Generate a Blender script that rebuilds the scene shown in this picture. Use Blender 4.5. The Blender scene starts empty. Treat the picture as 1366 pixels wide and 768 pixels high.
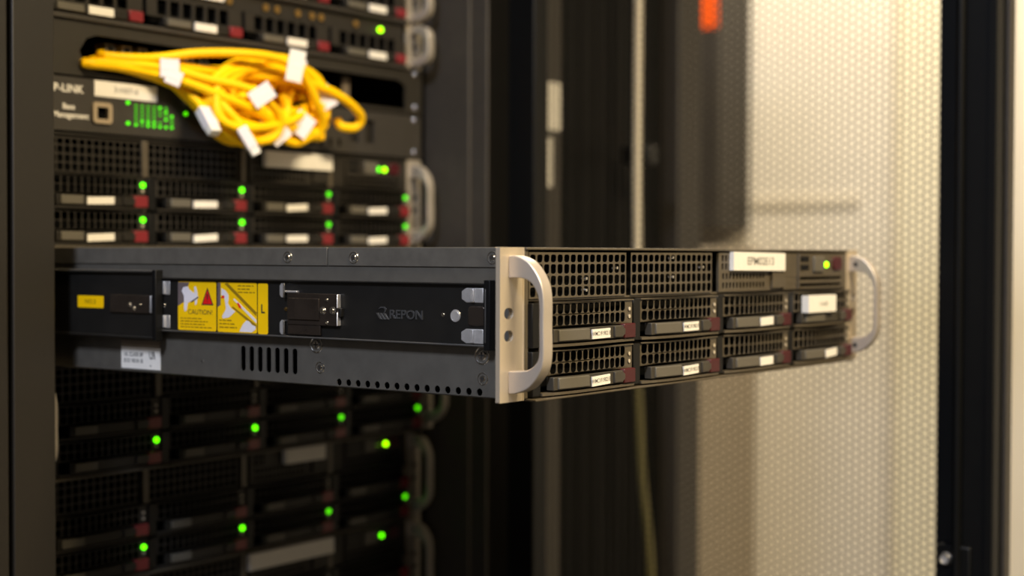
import bpy, bmesh, math, random
from mathutils import Vector, Matrix

random.seed(7)
scene = bpy.context.scene
COL = scene.collection
ZB = 1.20            # height above the floor of the underside of the drawn-out server

# ---------------------------------------------------------------- camera
cam_data = bpy.data.cameras.new('camera')
cam = bpy.data.objects.new('camera', cam_data)
COL.objects.link(cam)
yaw, pitch, roll = 0.928717, -0.02277, 0.002918
fwd = Vector((math.sin(yaw) * math.cos(pitch), math.cos(yaw) * math.cos(pitch), math.sin(pitch)))
rgt = Vector((math.cos(yaw), -math.sin(yaw), 0))
upv = rgt.cross(fwd)
r2 = rgt * math.cos(roll) + upv * math.sin(roll)
u2 = -rgt * math.sin(roll) + upv * math.cos(roll)
m = Matrix((r2, u2, -fwd)).transposed().to_4x4()
m.translation = Vector((-0.918266, -0.514663, 0.084505 + ZB))
cam.matrix_world = m
cam_data.sensor_width = 36.0
cam_data.lens = 2017.57 / 1366 * 36.0
cam_data.clip_start = 0.02
cam_data.dof.use_dof = True
cam_data.dof.focus_distance = 0.925
cam_data.dof.aperture_fstop = 4.5
scene.camera = cam

# ---------------------------------------------------------------- world, lights, exposure
world = bpy.data.worlds.new('room_world')
scene.world = world
world.use_nodes = True
world.node_tree.nodes['Background'].inputs[0].default_value = (0.9, 0.85, 0.75, 1)
world.node_tree.nodes['Background'].inputs[1].default_value = 0.02

def area(name, loc, rot, sx, sy, power, color):
    l = bpy.data.lights.new(name, 'AREA')
    l.shape = 'RECTANGLE'; l.size = sx; l.size_y = sy
    l.energy = power; l.color = color
    o = bpy.data.objects.new(name, l)
    o.location = loc; o.rotation_euler = rot
    COL.objects.link(o)
    return o

WARM = (1.0, 0.80, 0.50)
COOL = (0.76, 0.82, 1.0)
area('aisle_lamp', (-0.25, -1.55, 2.86), (0, 0, 0), 0.9, 0.25, 135, WARM)
area('end_lamp', (1.75, 0.95, 2.86), (0, 0, 0), 0.4, 0.8, 47, (1.0, 0.86, 0.66))
area('added_cool_lamp', (-1.9, -0.45, 2.86), (0, 0, 0), 0.6, 0.25, 78, COOL)  # unseen cool lamp, added to light the left-facing handle sides

scene.view_settings.view_transform = 'Standard'
scene.view_settings.look = 'None'
scene.view_settings.exposure = 0.0
scene.view_settings.gamma = 1.0
scene.view_settings.use_curve_mapping = False

# ---------------------------------------------------------------- materials
def srgb(r, g, b):
    f = lambda c: (c / 255 / 12.92) if c / 255 <= 0.04045 else ((c / 255 + 0.055) / 1.055) ** 2.4
    return (f(r), f(g), f(b), 1)

def mat(name, col, rough=0.5, metal=0.0, noise=0.0, nscale=60.0, bump=0.0, stretch=None, emit=None, estr=0.0, spec=0.5):
    M = bpy.data.materials.new(name)
    M.use_nodes = True
    nt = M.node_tree
    b = nt.nodes['Principled BSDF']
    b.inputs['Base Color'].default_value = col if len(col) == 4 else (*col, 1)
    b.inputs['Roughness'].default_value = rough
    b.inputs['Metallic'].default_value = metal
    b.inputs['Specular IOR Level'].default_value = spec
    if emit:
        b.inputs['Emission Color'].default_value = (*emit, 1)
        b.inputs['Emission Strength'].default_value = estr
    if noise or bump:
        tc = nt.nodes.new('ShaderNodeTexCoord')
        mp = nt.nodes.new('ShaderNodeMapping')
        if stretch: mp.inputs['Scale'].default_value = stretch
        nt.links.new(tc.outputs['Object'], mp.inputs['Vector'])
        n = nt.nodes.new('ShaderNodeTexNoise')
        n.inputs['Scale'].default_value = nscale
        n.inputs['Detail'].default_value = 5
        nt.links.new(mp.outputs[0], n.inputs['Vector'])
        if noise:
            rmp = nt.nodes.new('ShaderNodeValToRGB')
            c = b.inputs['Base Color'].default_value
            rmp.color_ramp.elements[0].position = 0.3
            rmp.color_ramp.elements[1].position = 0.7
            rmp.color_ramp.elements[0].color = tuple(max(0, x * (1 - noise)) for x in c[:3]) + (1,)
            rmp.color_ramp.elements[1].color = tuple(min(1, x * (1 + noise)) for x in c[:3]) + (1,)
            nt.links.new(n.outputs['Fac'], rmp.inputs[0])
            nt.links.new(rmp.outputs[0], b.inputs['Base Color'])
        if bump:
            bp = nt.nodes.new('ShaderNodeBump')
            bp.inputs['Strength'].default_value = bump
            bp.inputs['Distance'].default_value = 0.001
            nt.links.new(n.outputs['Fac'], bp.inputs['Height'])
            nt.links.new(bp.outputs[0], b.inputs['Normal'])
    return M

M = dict(
    steel=mat('gunmetal_steel', (0.140, 0.130, 0.109), 0.42, 0.45, 0.10, 90, 0.03),
    cover=mat('cover_steel', (0.155, 0.144, 0.121), 0.40, 0.45, 0.12, 120, 0.03),
    alu=mat('warm_lit_brushed_aluminium', (0.70, 0.60, 0.455), 0.42, 0.65, 0.03, 200, 0.02, (1, 1, 0.05)),  # tan base holds the warm reflection on the ears
    handle=mat('satin_aluminium', (0.64, 0.57, 0.49), 0.42, 0.65, 0.02, 150),
    handledim=mat('shaded_aluminium', (0.50, 0.45, 0.38), 0.45, 0.6, 0.02, 150),  # darker copy of the handle aluminium, shade inside the rack in its colour
    rail=mat('black_rail', (0.011, 0.0103, 0.009), 0.34, 0.0, 0.15, 80, 0.02),
    railgrey=mat('lit_rail_edge', (0.13, 0.125, 0.115), 0.35, 0.6),  # lighter than the rail: paints light caught on lips and raised marks
    chrome=mat('bright_steel', (0.72, 0.70, 0.66), 0.22, 1.0),
    tab=mat('bent_steel', (0.72, 0.70, 0.67), 0.42, 0.75, 0.1, 200),
    clip=mat('dark_bronze_steel', (0.055, 0.042, 0.032), 0.25, 0.6, 0.2, 60),
    bezel=mat('bezel_paint', (0.086, 0.070, 0.047), 0.40, 0.1, 0.08, 150, spec=0.6),
    bezelblack=mat('shaded_black_bezel', (0.022, 0.019, 0.015), 0.5, 0.0, 0.08, 150, spec=0.3),  # darker bezel copy; shade inside the rack is part of its colour
    leverblack=mat('shaded_black_lever', (0.016, 0.014, 0.011), 0.45, spec=0.3),
    emboss=mat('lit_emboss_edge', (0.075, 0.075, 0.075), 0.3, 0.4),  # mid grey paints the light that the letter edges catch
    ledmid=mat('switch_led', (0.02, 0.3, 0.02), 0.3, emit=(0.10, 0.9, 0.0), estr=1.5),
    lever=mat('lever_plastic', (0.045, 0.039, 0.029), 0.45, 0.0, 0.06, 120),
    leverpale=mat('lever_plate_plastic', (0.105, 0.095, 0.074), 0.42),
    red=mat('maroon_plastic', srgb(64, 13, 19), 0.40),
    redbright=mat('red_plastic', srgb(118, 30, 36), 0.40),
    black=mat('black_plastic', (0.004, 0.004, 0.004), 0.42, spec=0.3),
    inside=mat('dark_interior', (0.002, 0.002, 0.002), 0.8, spec=0.05),
    white=mat('label_paper', (0.80, 0.77, 0.70), 0.55, 0, 0.03, 200),
    ink=mat('label_ink', (0.02, 0.02, 0.02), 0.5),
    inkgrey=mat('faded_ink', (0.22, 0.21, 0.19), 0.6),
    inkbrown=mat('brown_label_print', (0.16, 0.125, 0.09), 0.6),
    yellow=mat('yellow_label', srgb(250, 200, 0), 0.40),
    inkyellow=mat('olive_label_print', srgb(150, 118, 8), 0.5),
    labelgrey=mat('grey_label_print', srgb(105, 92, 90), 0.5),
    labelred=mat('red_label_print', srgb(225, 20, 20), 0.45),
    labelwhite=mat('white_label_print', srgb(228, 222, 224), 0.5),
    rackpaint=mat('rack_paint', (0.0115, 0.009, 0.0056), 0.50, 0.0, 0.12, 300, 0.03),
    rackbrown=mat('brown_lit_rack_paint', (0.032, 0.027, 0.021), 0.55, 0, 0.1, 100),  # lighter brown paints light on rack posts and the door edge
    rackblack=mat('rack_black_paint', (0.003, 0.0027, 0.0022), 0.55, 0, 0.1, 100, spec=0.15),
    doorblack=mat('door_black_paint', (0.003, 0.0032, 0.0033), 0.4, 0, 0.1, 100, spec=0.2),
    cord=mat('yellow_cable_jacket', (1.0, 0.58, 0.0), 0.5, spec=0.2),
    cordpale=mat('pale_cable_jacket', (0.78, 0.70, 0.54), 0.5),
    cordshade=mat('shaded_cable_jacket', (0.11, 0.095, 0.035), 0.5),  # dull olive stands in for shade on the lower cable
    led=mat('green_led', (0.02, 0.3, 0.02), 0.3, emit=(0.10, 0.95, 0.0), estr=3.3),
    leddim=mat('dim_green_led', (0.02, 0.3, 0.02), 0.3, emit=(0.14, 0.8, 0.0), estr=0.45),
    ledlime=mat('lime_led', (0.2, 0.4, 0.02), 0.3, emit=(0.32, 0.95, 0.0), estr=5.0),
    ledoff=mat('light_pipe', (0.50, 0.44, 0.34), 0.25),
    switchface=mat('switch_face_paint', (0.032, 0.028, 0.023), 0.5, 0, 0.08, 100),
    cable_panel=mat('blank_panel_paint', (0.019, 0.016, 0.011), 0.5, 0, 0.08, 100),
    beige=mat('beige_plastic', (0.34, 0.27, 0.18), 0.5),
    gold=mat('gold_contact', (0.60, 0.38, 0.12), 0.30, 1.0),
    wall=mat('cream_wall_paint', (0.82, 0.77, 0.67), 0.75, 0, 0.02, 8, 0.03),
    wallleft=mat('grey_wall_paint', (0.30, 0.30, 0.31), 0.75, 0, 0.02, 8, 0.03),
    ceiling=mat('ceiling_paint', (0.72, 0.68, 0.60), 0.8, 0, 0.02, 8),
    floor=mat('floor_vinyl', (0.045, 0.040, 0.034), 0.4, 0, 0.1, 12),
    trim=mat('trim_paint', (0.74, 0.68, 0.56), 0.6, 0, 0.03, 10),
    doorpaint=mat('pale_door_paint', (0.84, 0.79, 0.62), 0.6, 0, 0.02, 10),
    cabinet=mat('tan_cabinet_paint', (0.36, 0.31, 0.24), 0.6, 0, 0.05, 20),
    darkbox=mat('dark_box_paint', (0.035, 0.030, 0.024), 0.55, 0, 0.1, 30),
    orange=mat('orange_sticker', srgb(235, 90, 10), 0.5),
)

# ---------------------------------------------------------------- mesh helpers
FRONT = lambda u, v, w: (u, w, v)          # u across, v up, w depth
SIDE = lambda u, v, w: (w, u, v)           # u depth, v up, w across

class MB:
    """collects shapes into one mesh"""
    def __init__(self):
        self.v = []; self.f = []; self.mi = []; self.mats = []
    def slot(self, m):
        if m not in self.mats: self.mats.append(m)
        return self.mats.index(m)
    def add(self, vs, fs, m, fn=None):
        k = len(self.v); s = self.slot(m)
        self.v += [tuple(fn(*p)) if fn else tuple(p) for p in vs]
        for f in fs:
            self.f.append([i + k for i in f]); self.mi.append(s)
        return self
    def box(self, x0, x1, y0, y1, z0, z1, m):
        x0, x1 = sorted((x0, x1)); y0, y1 = sorted((y0, y1)); z0, z1 = sorted((z0, z1))
        vs = [(x, y, z) for z in (z0, z1) for y in (y0, y1) for x in (x0, x1)]
        fs = [(0, 2, 3, 1), (4, 5, 7, 6), (0, 1, 5, 4), (2, 6, 7, 3), (0, 4, 6, 2), (1, 3, 7, 5)]
        return self.add(vs, fs, m)
    def prism(self, poly, w0, w1, m, fn):
        n = len(poly)
        a = sum(poly[i][0] * poly[(i + 1) % n][1] - poly[(i + 1) % n][0] * poly[i][1] for i in range(n))
        if a < 0: poly = poly[::-1]
        vs = [(u, v, w0) for u, v in poly] + [(u, v, w1) for u, v in poly]
        fs = [list(range(n))[::-1], list(range(n, 2 * n))] + [(i, (i + 1) % n, n + (i + 1) % n, n + i) for i in range(n)]
        return self.add(vs, fs, m, fn)
    def cyl(self, c, r, w0, w1, m, fn, seg=16, r1=None, ry=None):
        u, v = c; r1 = r if r1 is None else r1; k = (ry / r) if ry else 1
        ang = [2 * math.pi * i / seg for i in range(seg)]
        vs = [(u + r * math.cos(a), v + r * k * math.sin(a), w0) for a in ang] + [(u + r1 * math.cos(a), v + r1 * k * math.sin(a), w1) for a in ang]
        fs = [list(range(seg))[::-1], list(range(seg, 2 * seg))] + [(i, (i + 1) % seg, seg + (i + 1) % seg, seg + i) for i in range(seg)]
        return self.add(vs, fs, m, fn)
    def ring(self, c, r, tube, w, m, fn, seg=18, ts=8):
        vs = []; fs = []
        for i in range(seg):
            a = 2 * math.pi * i / seg
            for j in range(ts):
                b = 2 * math.pi * j / ts
                q = r + tube * math.cos(b)
                vs.append((c[0] + q * math.cos(a), c[1] + q * math.sin(a), w + tube * math.sin(b)))
                fs.append((i * ts + j, ((i + 1) % seg) * ts + j, ((i + 1) % seg) * ts + (j + 1) % ts, i * ts + (j + 1) % ts))
        return self.add(vs, fs, m, fn)
    def tube(self, pts, r, m, seg=10):
        pts = [Vector(p) for p in pts]; n = len(pts); vs = []; fs = []
        t0 = (pts[1] - pts[0]).normalized()
        nrm = t0.orthogonal().normalized()
        for i, p in enumerate(pts):
            t = (pts[min(i + 1, n - 1)] - pts[max(i - 1, 0)]).normalized()
            nrm = (nrm - t * nrm.dot(t)).normalized(); b = t.cross(nrm)
            for j in range(seg):
                a = 2 * math.pi * j / seg
                vs.append(p + (nrm * math.cos(a) + b * math.sin(a)) * r)
        for i in range(n - 1):
            for j in range(seg):
                fs.append((i * seg + j, i * seg + (j + 1) % seg, (i + 1) * seg + (j + 1) % seg, (i + 1) * seg + j))
        fs.append(list(range(seg))[::-1]); fs.append(list(range((n - 1) * seg, n * seg)))
        return self.add(vs, fs, m)
    def plate(self, outer, holes, w0, w1, m, fn):
        cu = bpy.data.curves.new('tmp', 'CURVE')
        cu.dimensions = '2D'; cu.fill_mode = 'BOTH'; cu.extrude = abs(w1 - w0) / 2 * 100
        for poly in [outer] + list(holes):
            s = cu.splines.new('POLY'); s.points.add(len(poly) - 1)
            for p, q in zip(s.points, poly): p.co = (q[0] * 100, q[1] * 100, 0, 1)
            s.use_cyclic_u = True
        return self._curve(cu, (w0 + w1) / 2, m, fn)
    def text(self, body, size, u, v, w, m, fn, align='LEFT', extrude=0.0, shear=0.0, sx=1.0, flip=False, bold=0.018):
        cu = bpy.data.curves.new('tmp', 'FONT')
        cu.body = body; cu.size = size * 100; cu.align_x = align; cu.align_y = 'CENTER'; cu.offset = bold * size * 100
        cu.extrude = extrude * 100; cu.shear = shear; cu.fill_mode = 'BOTH' if extrude else 'FRONT'
        k = -1 if flip else 1
        return self._curve(cu, w, m, lambda a, b, c: fn(u + k * a * sx, v + b, c))
    def _curve(self, cu, w, m, fn):
        o = bpy.data.objects.new('tmp', cu); COL.objects.link(o)
        bpy.context.view_layer.update()
        me = bpy.data.meshes.new_from_object(o.evaluated_get(bpy.context.evaluated_depsgraph_get()))
        vs = [(p.co.x / 100, p.co.y / 100, p.co.z / 100 + w) for p in me.vertices]
        fs = [tuple(p.vertices) for p in me.polygons]
        bpy.data.objects.remove(o); bpy.data.curves.remove(cu); bpy.data.meshes.remove(me)
        return self.add(vs, fs, m, fn)
    def map(self, fn):
        self.v = [tuple(fn(*p)) for p in self.v]; return self
    def build(self, name, parent=None, bevel=0.0, seg=2, smooth=True, fix=True):
        me = bpy.data.meshes.new(name)
        me.from_pydata(self.v, [], self.f)
        for k in self.mats: me.materials.append(M[k])
        me.polygons.foreach_set('material_index', self.mi)
        if fix:
            bm = bmesh.new(); bm.from_mesh(me)
            bmesh.ops.recalc_face_normals(bm, faces=bm.faces)
            bm.to_mesh(me); bm.free()
        if smooth:
            me.polygons.foreach_set('use_smooth', [True] * len(me.polygons))
            me.set_sharp_from_angle(angle=math.radians(35))
        me.update()
        o = bpy.data.objects.new(name, me); COL.objects.link(o)
        if parent: o.parent = parent
        if bevel:
            b = o.modifiers.new('bevel', 'BEVEL'); b.width = bevel; b.segments = seg
            b.limit_method = 'ANGLE'; b.angle_limit = math.radians(50)
        return o

def rrect(cx, cy, w, h, r, n=3):
    out = []
    for sx, sy, a0 in ((1, 1, 0), (-1, 1, 90), (-1, -1, 180), (1, -1, 270)):
        for i in range(n + 1):
            a = math.radians(a0 + 90 * i / n)
            out.append((cx + sx * (w / 2 - r) + r * math.cos(a), cy + sy * (h / 2 - r) + r * math.sin(a)))
    return out
def rect(u0, u1, v0, v1, n=1):
    bot = [(u0 + (u1 - u0) * i / n, v0) for i in range(n + 1)]; top = [(u1 + (u0 - u1) * i / n, v1) for i in range(n + 1)]
    return bot + top
def oval(cx, cy, w, h, n=12):
    return [(cx + w / 2 * math.cos(2 * math.pi * i / n), cy + h / 2 * math.sin(2 * math.pi * i / n)) for i in range(n)]
def catmull(pts, k=5):
    out = []
    for i in range(len(pts) - 1):
        p0 = pts[max(i - 1, 0)]; p1 = pts[i]; p2 = pts[i + 1]; p3 = pts[min(i + 2, len(pts) - 1)]
        for j in range(k):
            t = j / k
            out.append(tuple(0.5 * (2 * b + (c - a) * t + (2 * a - 5 * b + 4 * c - d) * t * t + (3 * b - a - 3 * c + d) * t ** 3) for a, b, c, d in zip(p0, p1, p2, p3)))
    out.append(tuple(pts[-1]))
    return out

def empty(name, loc):
    o = bpy.data.objects.new(name, None); o.empty_display_size = 0.05
    COL.objects.link(o); o.location = loc
    return o
def tag(o, label, cat, group=None):
    o['label'] = label; o['category'] = cat
    if group: o['group'] = group
    return o
def lab(o, text):
    o['label'] = text; return o
def struct(o, label=None, cat=None):
    o['kind'] = 'structure'
    if label: o['label'] = label
    if cat: o['category'] = cat
    return o
def copy_tree(o, parent=None):
    c = o.copy(); COL.objects.link(c); c.parent = parent
    for ch in list(o.children): copy_tree(ch, c)
    return c
def clone(o, name, parent, loc):
    c = o.copy(); c.name = name; COL.objects.link(c); c.parent = parent; c.location = loc
    return c

# ---------------------------------------------------------------- the room
struct(MB().box(-3.5, 2.6, -2.2, 3.0, -0.05, 0, 'floor').build('floor'), 'floor of beige vinyl under the racks', 'floor')
struct(MB().box(-3.5, 2.6, -2.2, 3.0, 2.9, 2.95, 'ceiling').build('ceiling'), 'pale painted ceiling above the racks', 'ceiling')
struct(MB().box(2.4, 2.6, -2.2, 3.0, 0, 2.9, 'wall').build('wall_right'), 'cream painted wall seen beyond the perforated door', 'wall')
struct(MB().box(-3.5, 2.4, -2.3, -2.2, 0, 2.9, 'wallleft').build('wall_front'), 'grey wall behind the opposite row', 'wall')
struct(MB().box(-3.6, -3.5, -2.3, 3.0, 0, 2.9, 'wallleft').build('wall_left'), 'grey wall at the left end of the aisle', 'wall')
struct(MB().box(-3.5, 2.6, 3.0, 3.1, 0, 2.9, 'wallleft').build('wall_back'), 'grey wall behind the racks', 'wall')

# ---------------------------------------------------------------- small shared pieces
def pan_screw(name='screw', r=0.0024, cross=True):
    """pan head screw facing -X, centre at the origin, in a pressed ring"""
    b = MB()
    b.ring((0, 0), r * 1.45, r * 0.16, 0.0, 'chrome', SIDE, 20, 6)
    b.cyl((0, 0), r, 0.0005, -0.0006, 'chrome', SIDE, 18, r * 0.75)
    b.box(-0.00075, -0.00055, -r * 0.6, r * 0.6, -r * 0.12, r * 0.12, 'ink')
    b.box(-0.00075, -0.00055, -r * 0.12, r * 0.12, -r * 0.6, r * 0.6, 'ink')
    return b
def front_screw(r=0.003):
    b = MB()
    b.cyl((0, 0), r, 0.0004, -0.0016, 'chrome', FRONT, 16, r * 0.7)
    b.box(-r * 0.55, r * 0.55, -0.0018, -0.0015, -r * 0.12, r * 0.12, 'ink')
    b.box(-r * 0.12, r * 0.12, -0.0018, -0.0015, -r * 0.55, r * 0.55, 'ink')
    return b

def handle_poly(kind):
    if kind == 2:
        outer = [(0, .0832), (-.0045, .0833), (-.0134, .0799), (-.0207, .0716), (-.0241, .0615), (-.0243, .0440), (-.0243, .0255), (-.0212, .0167), (-.0137, .0087), (-.0048, .0053), (0, .0050)]
        inner = [(0, .0178), (-.0095, .0183), (-.0150, .0196), (-.0199, .0236), (-.0214, .0295), (-.0214, .0440), (-.0213, .0565), (-.0197, .0628), (-.0156, .0682), (-.0093, .0706), (0, .0707)]
    else:
        outer = [(0, .0420), (-.010, .0420), (-.0190, .0395), (-.0238, .0330), (-.0245, .0225), (-.0238, .0120), (-.0190, .0050), (-.010, .0025), (0, .0025)]
        inner = [(0, .0105), (-.008, .0105), (-.0140, .0125), (-.0172, .0165), (-.0178, .0225), (-.0172, .0285), (-.0140, .0325), (-.008, .0345), (0, .0345)]
    return catmull(outer, 5) + catmull(inner, 5)

def ears(root, h, stretch=1.0, shade_copy=True):
    for s in (-1, 1):
        x0, x1 = sorted((s * 0.2413, s * 0.2195))
        hx = s * 0.2330
        cz = h / 2
        holes = [rrect(hx, cz + d, .0085, .0064, .0031, 5) for d in ((0.0064, -0.0064) if h > 0.06 else (0.0,))]
        e = MB().plate(rect(x0, x1, 0, h), holes, 0.0, 0.0030, 'handledim' if shade_copy else 'alu', FRONT).build('mounting_ear', root, 0.0004)
        pl = [(y * stretch, z) for y, z in handle_poly(2 if h > 0.06 else 1)]
        hd = MB().prism(pl, s * 0.2333, s * 0.2243, 'handledim' if shade_copy else 'handle', SIDE).build('handle', e, 0.0009, 3)
        if h > 0.06:
            for z in (0.0765, 0.0115):
                MB().cyl((-0.0060 * stretch, z), 0.0019, s * 0.2242, s * 0.2246, 'ink', SIDE, 14).build('screw_hole', hd)

# ---------------------------------------------------------------- drive carrier
def wav(u):
    t = (u + 0.053) / 0.106
    return 0.106 * (-.28 * t + .45 * t * t - .207 * t ** 3) + 0.0022

def carrier(root, cx, zb, lit, label=True, text=False, bz='bezel', lvm='lever'):
    Y0 = -0.0030
    bend = lambda x, y, z: (x, y + wav(x) + Y0, z)
    holes = []
    for k in range(14):
        u = -0.0395 + 0.00625 * k
        for z in (0.0232, 0.0163): holes.append(rrect(u, z, 0.0053, 0.0060, 0.0015, 2))
    b = MB()
    b.plate(rect(-0.0440, 0.0527, 0.0122, 0.0272, 24), holes, 0.0, 0.0004, bz, FRONT)
    b.prism(rect(-0.0440, 0.0527, 0.0010, 0.0026, 24), -0.0018, 0.004, bz, FRONT)
    b.prism(rect(-0.0440, 0.0527, 0.0266, 0.0274, 24), -0.0012, 0.004, bz, FRONT)
    b.map(bend)
    c = b.build('drive_carrier', root)
    c.location = (cx, 0, zb)
    # black shell behind the grille and the hinge block on the left
    MB().box(-0.0530, 0.0530, 0.0035, 0.03, 0.0005, 0.0274, 'inside').box(0.0527, 0.0532, -0.004, 0.004, 0.001, 0.027, 'black').build('carrier_shell', c)
    MB().box(-0.0528, -0.0445, -0.0040, 0.004, 0.0008, 0.0270, 'black').build('hinge_block', c, 0.0006)
    lv = MB()
    lv.prism(rect(-0.0355, 0.0395, 0.0036, 0.0114, 20), -0.0022, 0.003, lvm, FRONT)
    # thumb scoop: a rounded pad before the release button
    lv.prism([(0.0270, .0042), (0.0360, .0042), (0.0395, .0060), (0.0395, .0092), (0.0360, .0110), (0.0270, .0110)], -0.0036, -0.001, lvm, FRONT)
    lv.map(bend); lv.build('lever', c, 0.0004)
    p0, p1, l0, l1 = (-0.0320, -0.0020, 0.0012, 0.0220) if bz == 'bezel' else (-0.0320, -0.0120, -0.0085, 0.0180)
    MB().prism(rect(p0, p1, 0.0042, 0.0110, 10), -0.0034, -0.001, 'leverpale', FRONT).map(bend).build('lever_plate', c, 0.0005)
    MB().prism(rect(0.0390, 0.0528, 0.0030, 0.0122, 4), -0.0030, 0.004, 'red' if text else ('redbright' if bz == 'bezelblack' else 'red'), FRONT).map(bend).build('release_button', c, 0.0007)
    if label:
        q = MB(); k = random.uniform(-0.0006, 0.0006)
        tilt = random.uniform(0.0, 0.06)
        q.prism(rect(l0, l1, 0.0046 + k, 0.0104 + k, 6), -0.0030, -0.002, 'white', FRONT)
        if text:
            q.text('WMC1F19021B', 0.0036, 0.0116, 0.0075 + k, -0.00305, 'ink', FRONT, 'CENTER', sx=0.92, bold=0.006)
        q.map(lambda x, y, z: (x, y, z + (x - 0.0116) * tilt)).map(bend).build('label', c)
    for z, on in ((0.0212, lit), (0.0165, False)):
        if on:
            MB().cyl((0.0492, z), 0.0022, -0.0014, 0.001, 'led' if cx < 0 else 'ledmid', FRONT, 14).map(bend).build('status_led', c)
        else:
            MB().ring((0.0492, z), 0.0015, 0.00035, -0.0001, bz, FRONT, 14, 6).cyl((0.0492, z), 0.0012, -0.0006, 0.001, 'ledoff', FRONT, 14).map(bend).build('light_pipe', c)
    return c

# ---------------------------------------------------------------- a two-unit server, front at y = 0, underside at z = 0
HT = 0.0881
COLS = (-0.1627, -0.0542, 0.0542, 0.1627)
def server_2u(name, lit, full=False, stretch=1.0, panel_leds=('lime',), drive_labels=True, led_x=(0.1765, 0.1850)):
    root = empty(name, (0, 0, 0))
    bz, lvm = ('bezel', 'lever') if full else ('bezelblack', 'leverblack')  # servers left in the rack take the darker, shaded copies
    # --- shell
    b = MB()
    if full:
        slots = [rrect(0.2323 - 0.00803 * k, 0.0142, 0.0044, 0.0168, 0.0021, 4) for k in range(7)]
        notches = [oval(0.0322 + 0.00805 * k, 0.0029, 0.0042, 0.0046, 12) for k in range(15)]
        b.plate(rect(0.003, 0.66, 0.0004, 0.0868), slots + notches, -0.2185, -0.2178, 'steel', SIDE)
        # rolled lower edge
        b.prism([(-0.2185, 0.0006), (-0.2181, -0.0001), (-0.2173, -0.0004), (-0.2160, -0.0004), (-0.2160, 0.0004), (-0.2178, 0.0006)], 0.003, 0.66, 'steel', lambda u, v, w: (u, w, v))
    else:
        b.box(-0.2185, -0.2173, 0.003, 0.66, 0, 0.0868, 'steel')
    b.box(0.2173, 0.2185, 0.003, 0.66, 0, 0.0868, 'steel')
    b.box(-0.2173, 0.2173, 0.004, 0.66, -0.0004, 0.0006, 'steel')
    b.box(-0.2173, 0.2173, 0.655, 0.66, 0, 0.0868, 'steel')
    b.build('chassis', root, 0)
    # --- dark drive cage filling the inside
    MB().box(-0.2125, 0.2125, 0.010, 0.03, 0.001, 0.0860, 'inside').box(-0.2110, 0.2110, 0.03, 0.14, 0.001, 0.0855, 'inside').build('drive_cage', root)
    # --- lids: a front and a rear cover with turned down flanges
    for y0, y1 in ((0.0025, 0.1540), (0.1548, 0.66)):
        q = MB().box(-0.2193, 0.2193, y0, y1, 0.0870, HT, 'cover')
        q.box(-0.2193, -0.2185, y0, y1, 0.0764, 0.0875, 'cover').box(0.2185, 0.2193, y0, y1, 0.0764, 0.0875, 'cover')
        q.build('top_cover', root, 0.0003)
    # --- front frame: top lip, bottom lip, side cheeks
    q = MB().box(-0.2185, 0.2190, -0.0020, 0.004, 0.0866, HT, bz)
    q.box(-0.2185, -0.2150, -0.0006, 0.004, 0.0010, 0.0866, bz).box(0.2150, 0.2185, -0.0006, 0.004, 0.0010, 0.0866, bz)
    q.box(-0.2150, 0.2150, 0.0005, 0.004, 0.0567, 0.0582, bz)
    q.build('front_frame', root, 0.0004)
    MB().box(-0.2168, 0.2190, -0.0075, 0.004, -0.0006, 0.0008, 'bezel').build('bottom_lip', root, 0.0004)
    MB().box(-0.2195, -0.2187, -0.0004, 0.003, 0, HT, 'alu').build('ear_lip', root)
    ears(root, HT, stretch, not full)
    # --- top row: two vent panels, bay panel, control panel
    for x0, n in ((-0.2145, 15), (-0.1048, 15)):
        holes = [rrect(x0 + 0.00385 + 0.00688 * i, z, 0.0054, 0.0057 if z < 0.08 else 0.0046, 0.0015, 3) for i in range(n) for z in (0.0817, 0.0755, 0.0687, 0.0621)]
        MB().plate(rect(x0, x0 + 0.1040, 0.0583, 0.0853), holes, -0.0006, -0.0002, bz, FRONT).build('vent_panel', root)
    holes = [rrect(0.0150 + 0.0050 * i, z, 0.0030, 0.0044, 0.0008, 2) for i in range(13) for z in (0.0690, 0.0625)]
    holes += [rrect(0.0140 + 0.0050 * i, z, 0.0030, 0.0046, 0.0008, 2) for i in range(3) for z in (0.0815, 0.0758)]
    holes += [rect(0.0850, 0.0935, 0.0735, 0.0768), rect(0.0850, 0.0935, 0.0795, 0.0838)]
    p3 = MB().plate(rect(0.0085, 0.1285, 0.0583, 0.0853), holes, -0.0008, 0.0010, bz, FRONT)
    p3.box(0.0855, 0.1060, -0.0030, 0.0, 0.0600, 0.0715, bz).box(0.1040, 0.1070, -0.0022, 0.0, 0.0583, 0.0853, bz)
    p3.build('bay_panel', root, 0.0003)
    slots = [rect(0.1100, 0.2080, z, z + 0.0024) for z in (0.0600, 0.0650)]
    cp = MB().plate(rect(0.1080, 0.2148, 0.0583, 0.0853), slots, -0.0010, 0.0010, bz, FRONT)
    cp.box(0.1290, 0.1305, -0.003, 0.0, 0.0583, 0.0853, bz)
    cp = cp.build('control_panel', root, 0.0003)
    for z in (0.0725, 0.0790):
        MB().box(0.1350, 0.1490, -0.0014, 0.0, z, z + 0.0042, 'black').box(0.1365, 0.1475, -0.0018, -0.001, z + 0.0014, z + 0.0024, 'black').build('usb_port', cp)
    MB().box(0.1560, 0.1740, -0.0030, 0.0, 0.0710, 0.0830, 'leverpale').build('button_plate', cp, 0.0006)
    MB().prism(rrect(0.1985, 0.0775, 0.0150, 0.0105, 0.003, 4), -0.0028, 0.0, 'red', FRONT).build('power_button', cp, 0.0005)
    xs = (0.1790,) if len(panel_leds) == 1 else led_x
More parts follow.
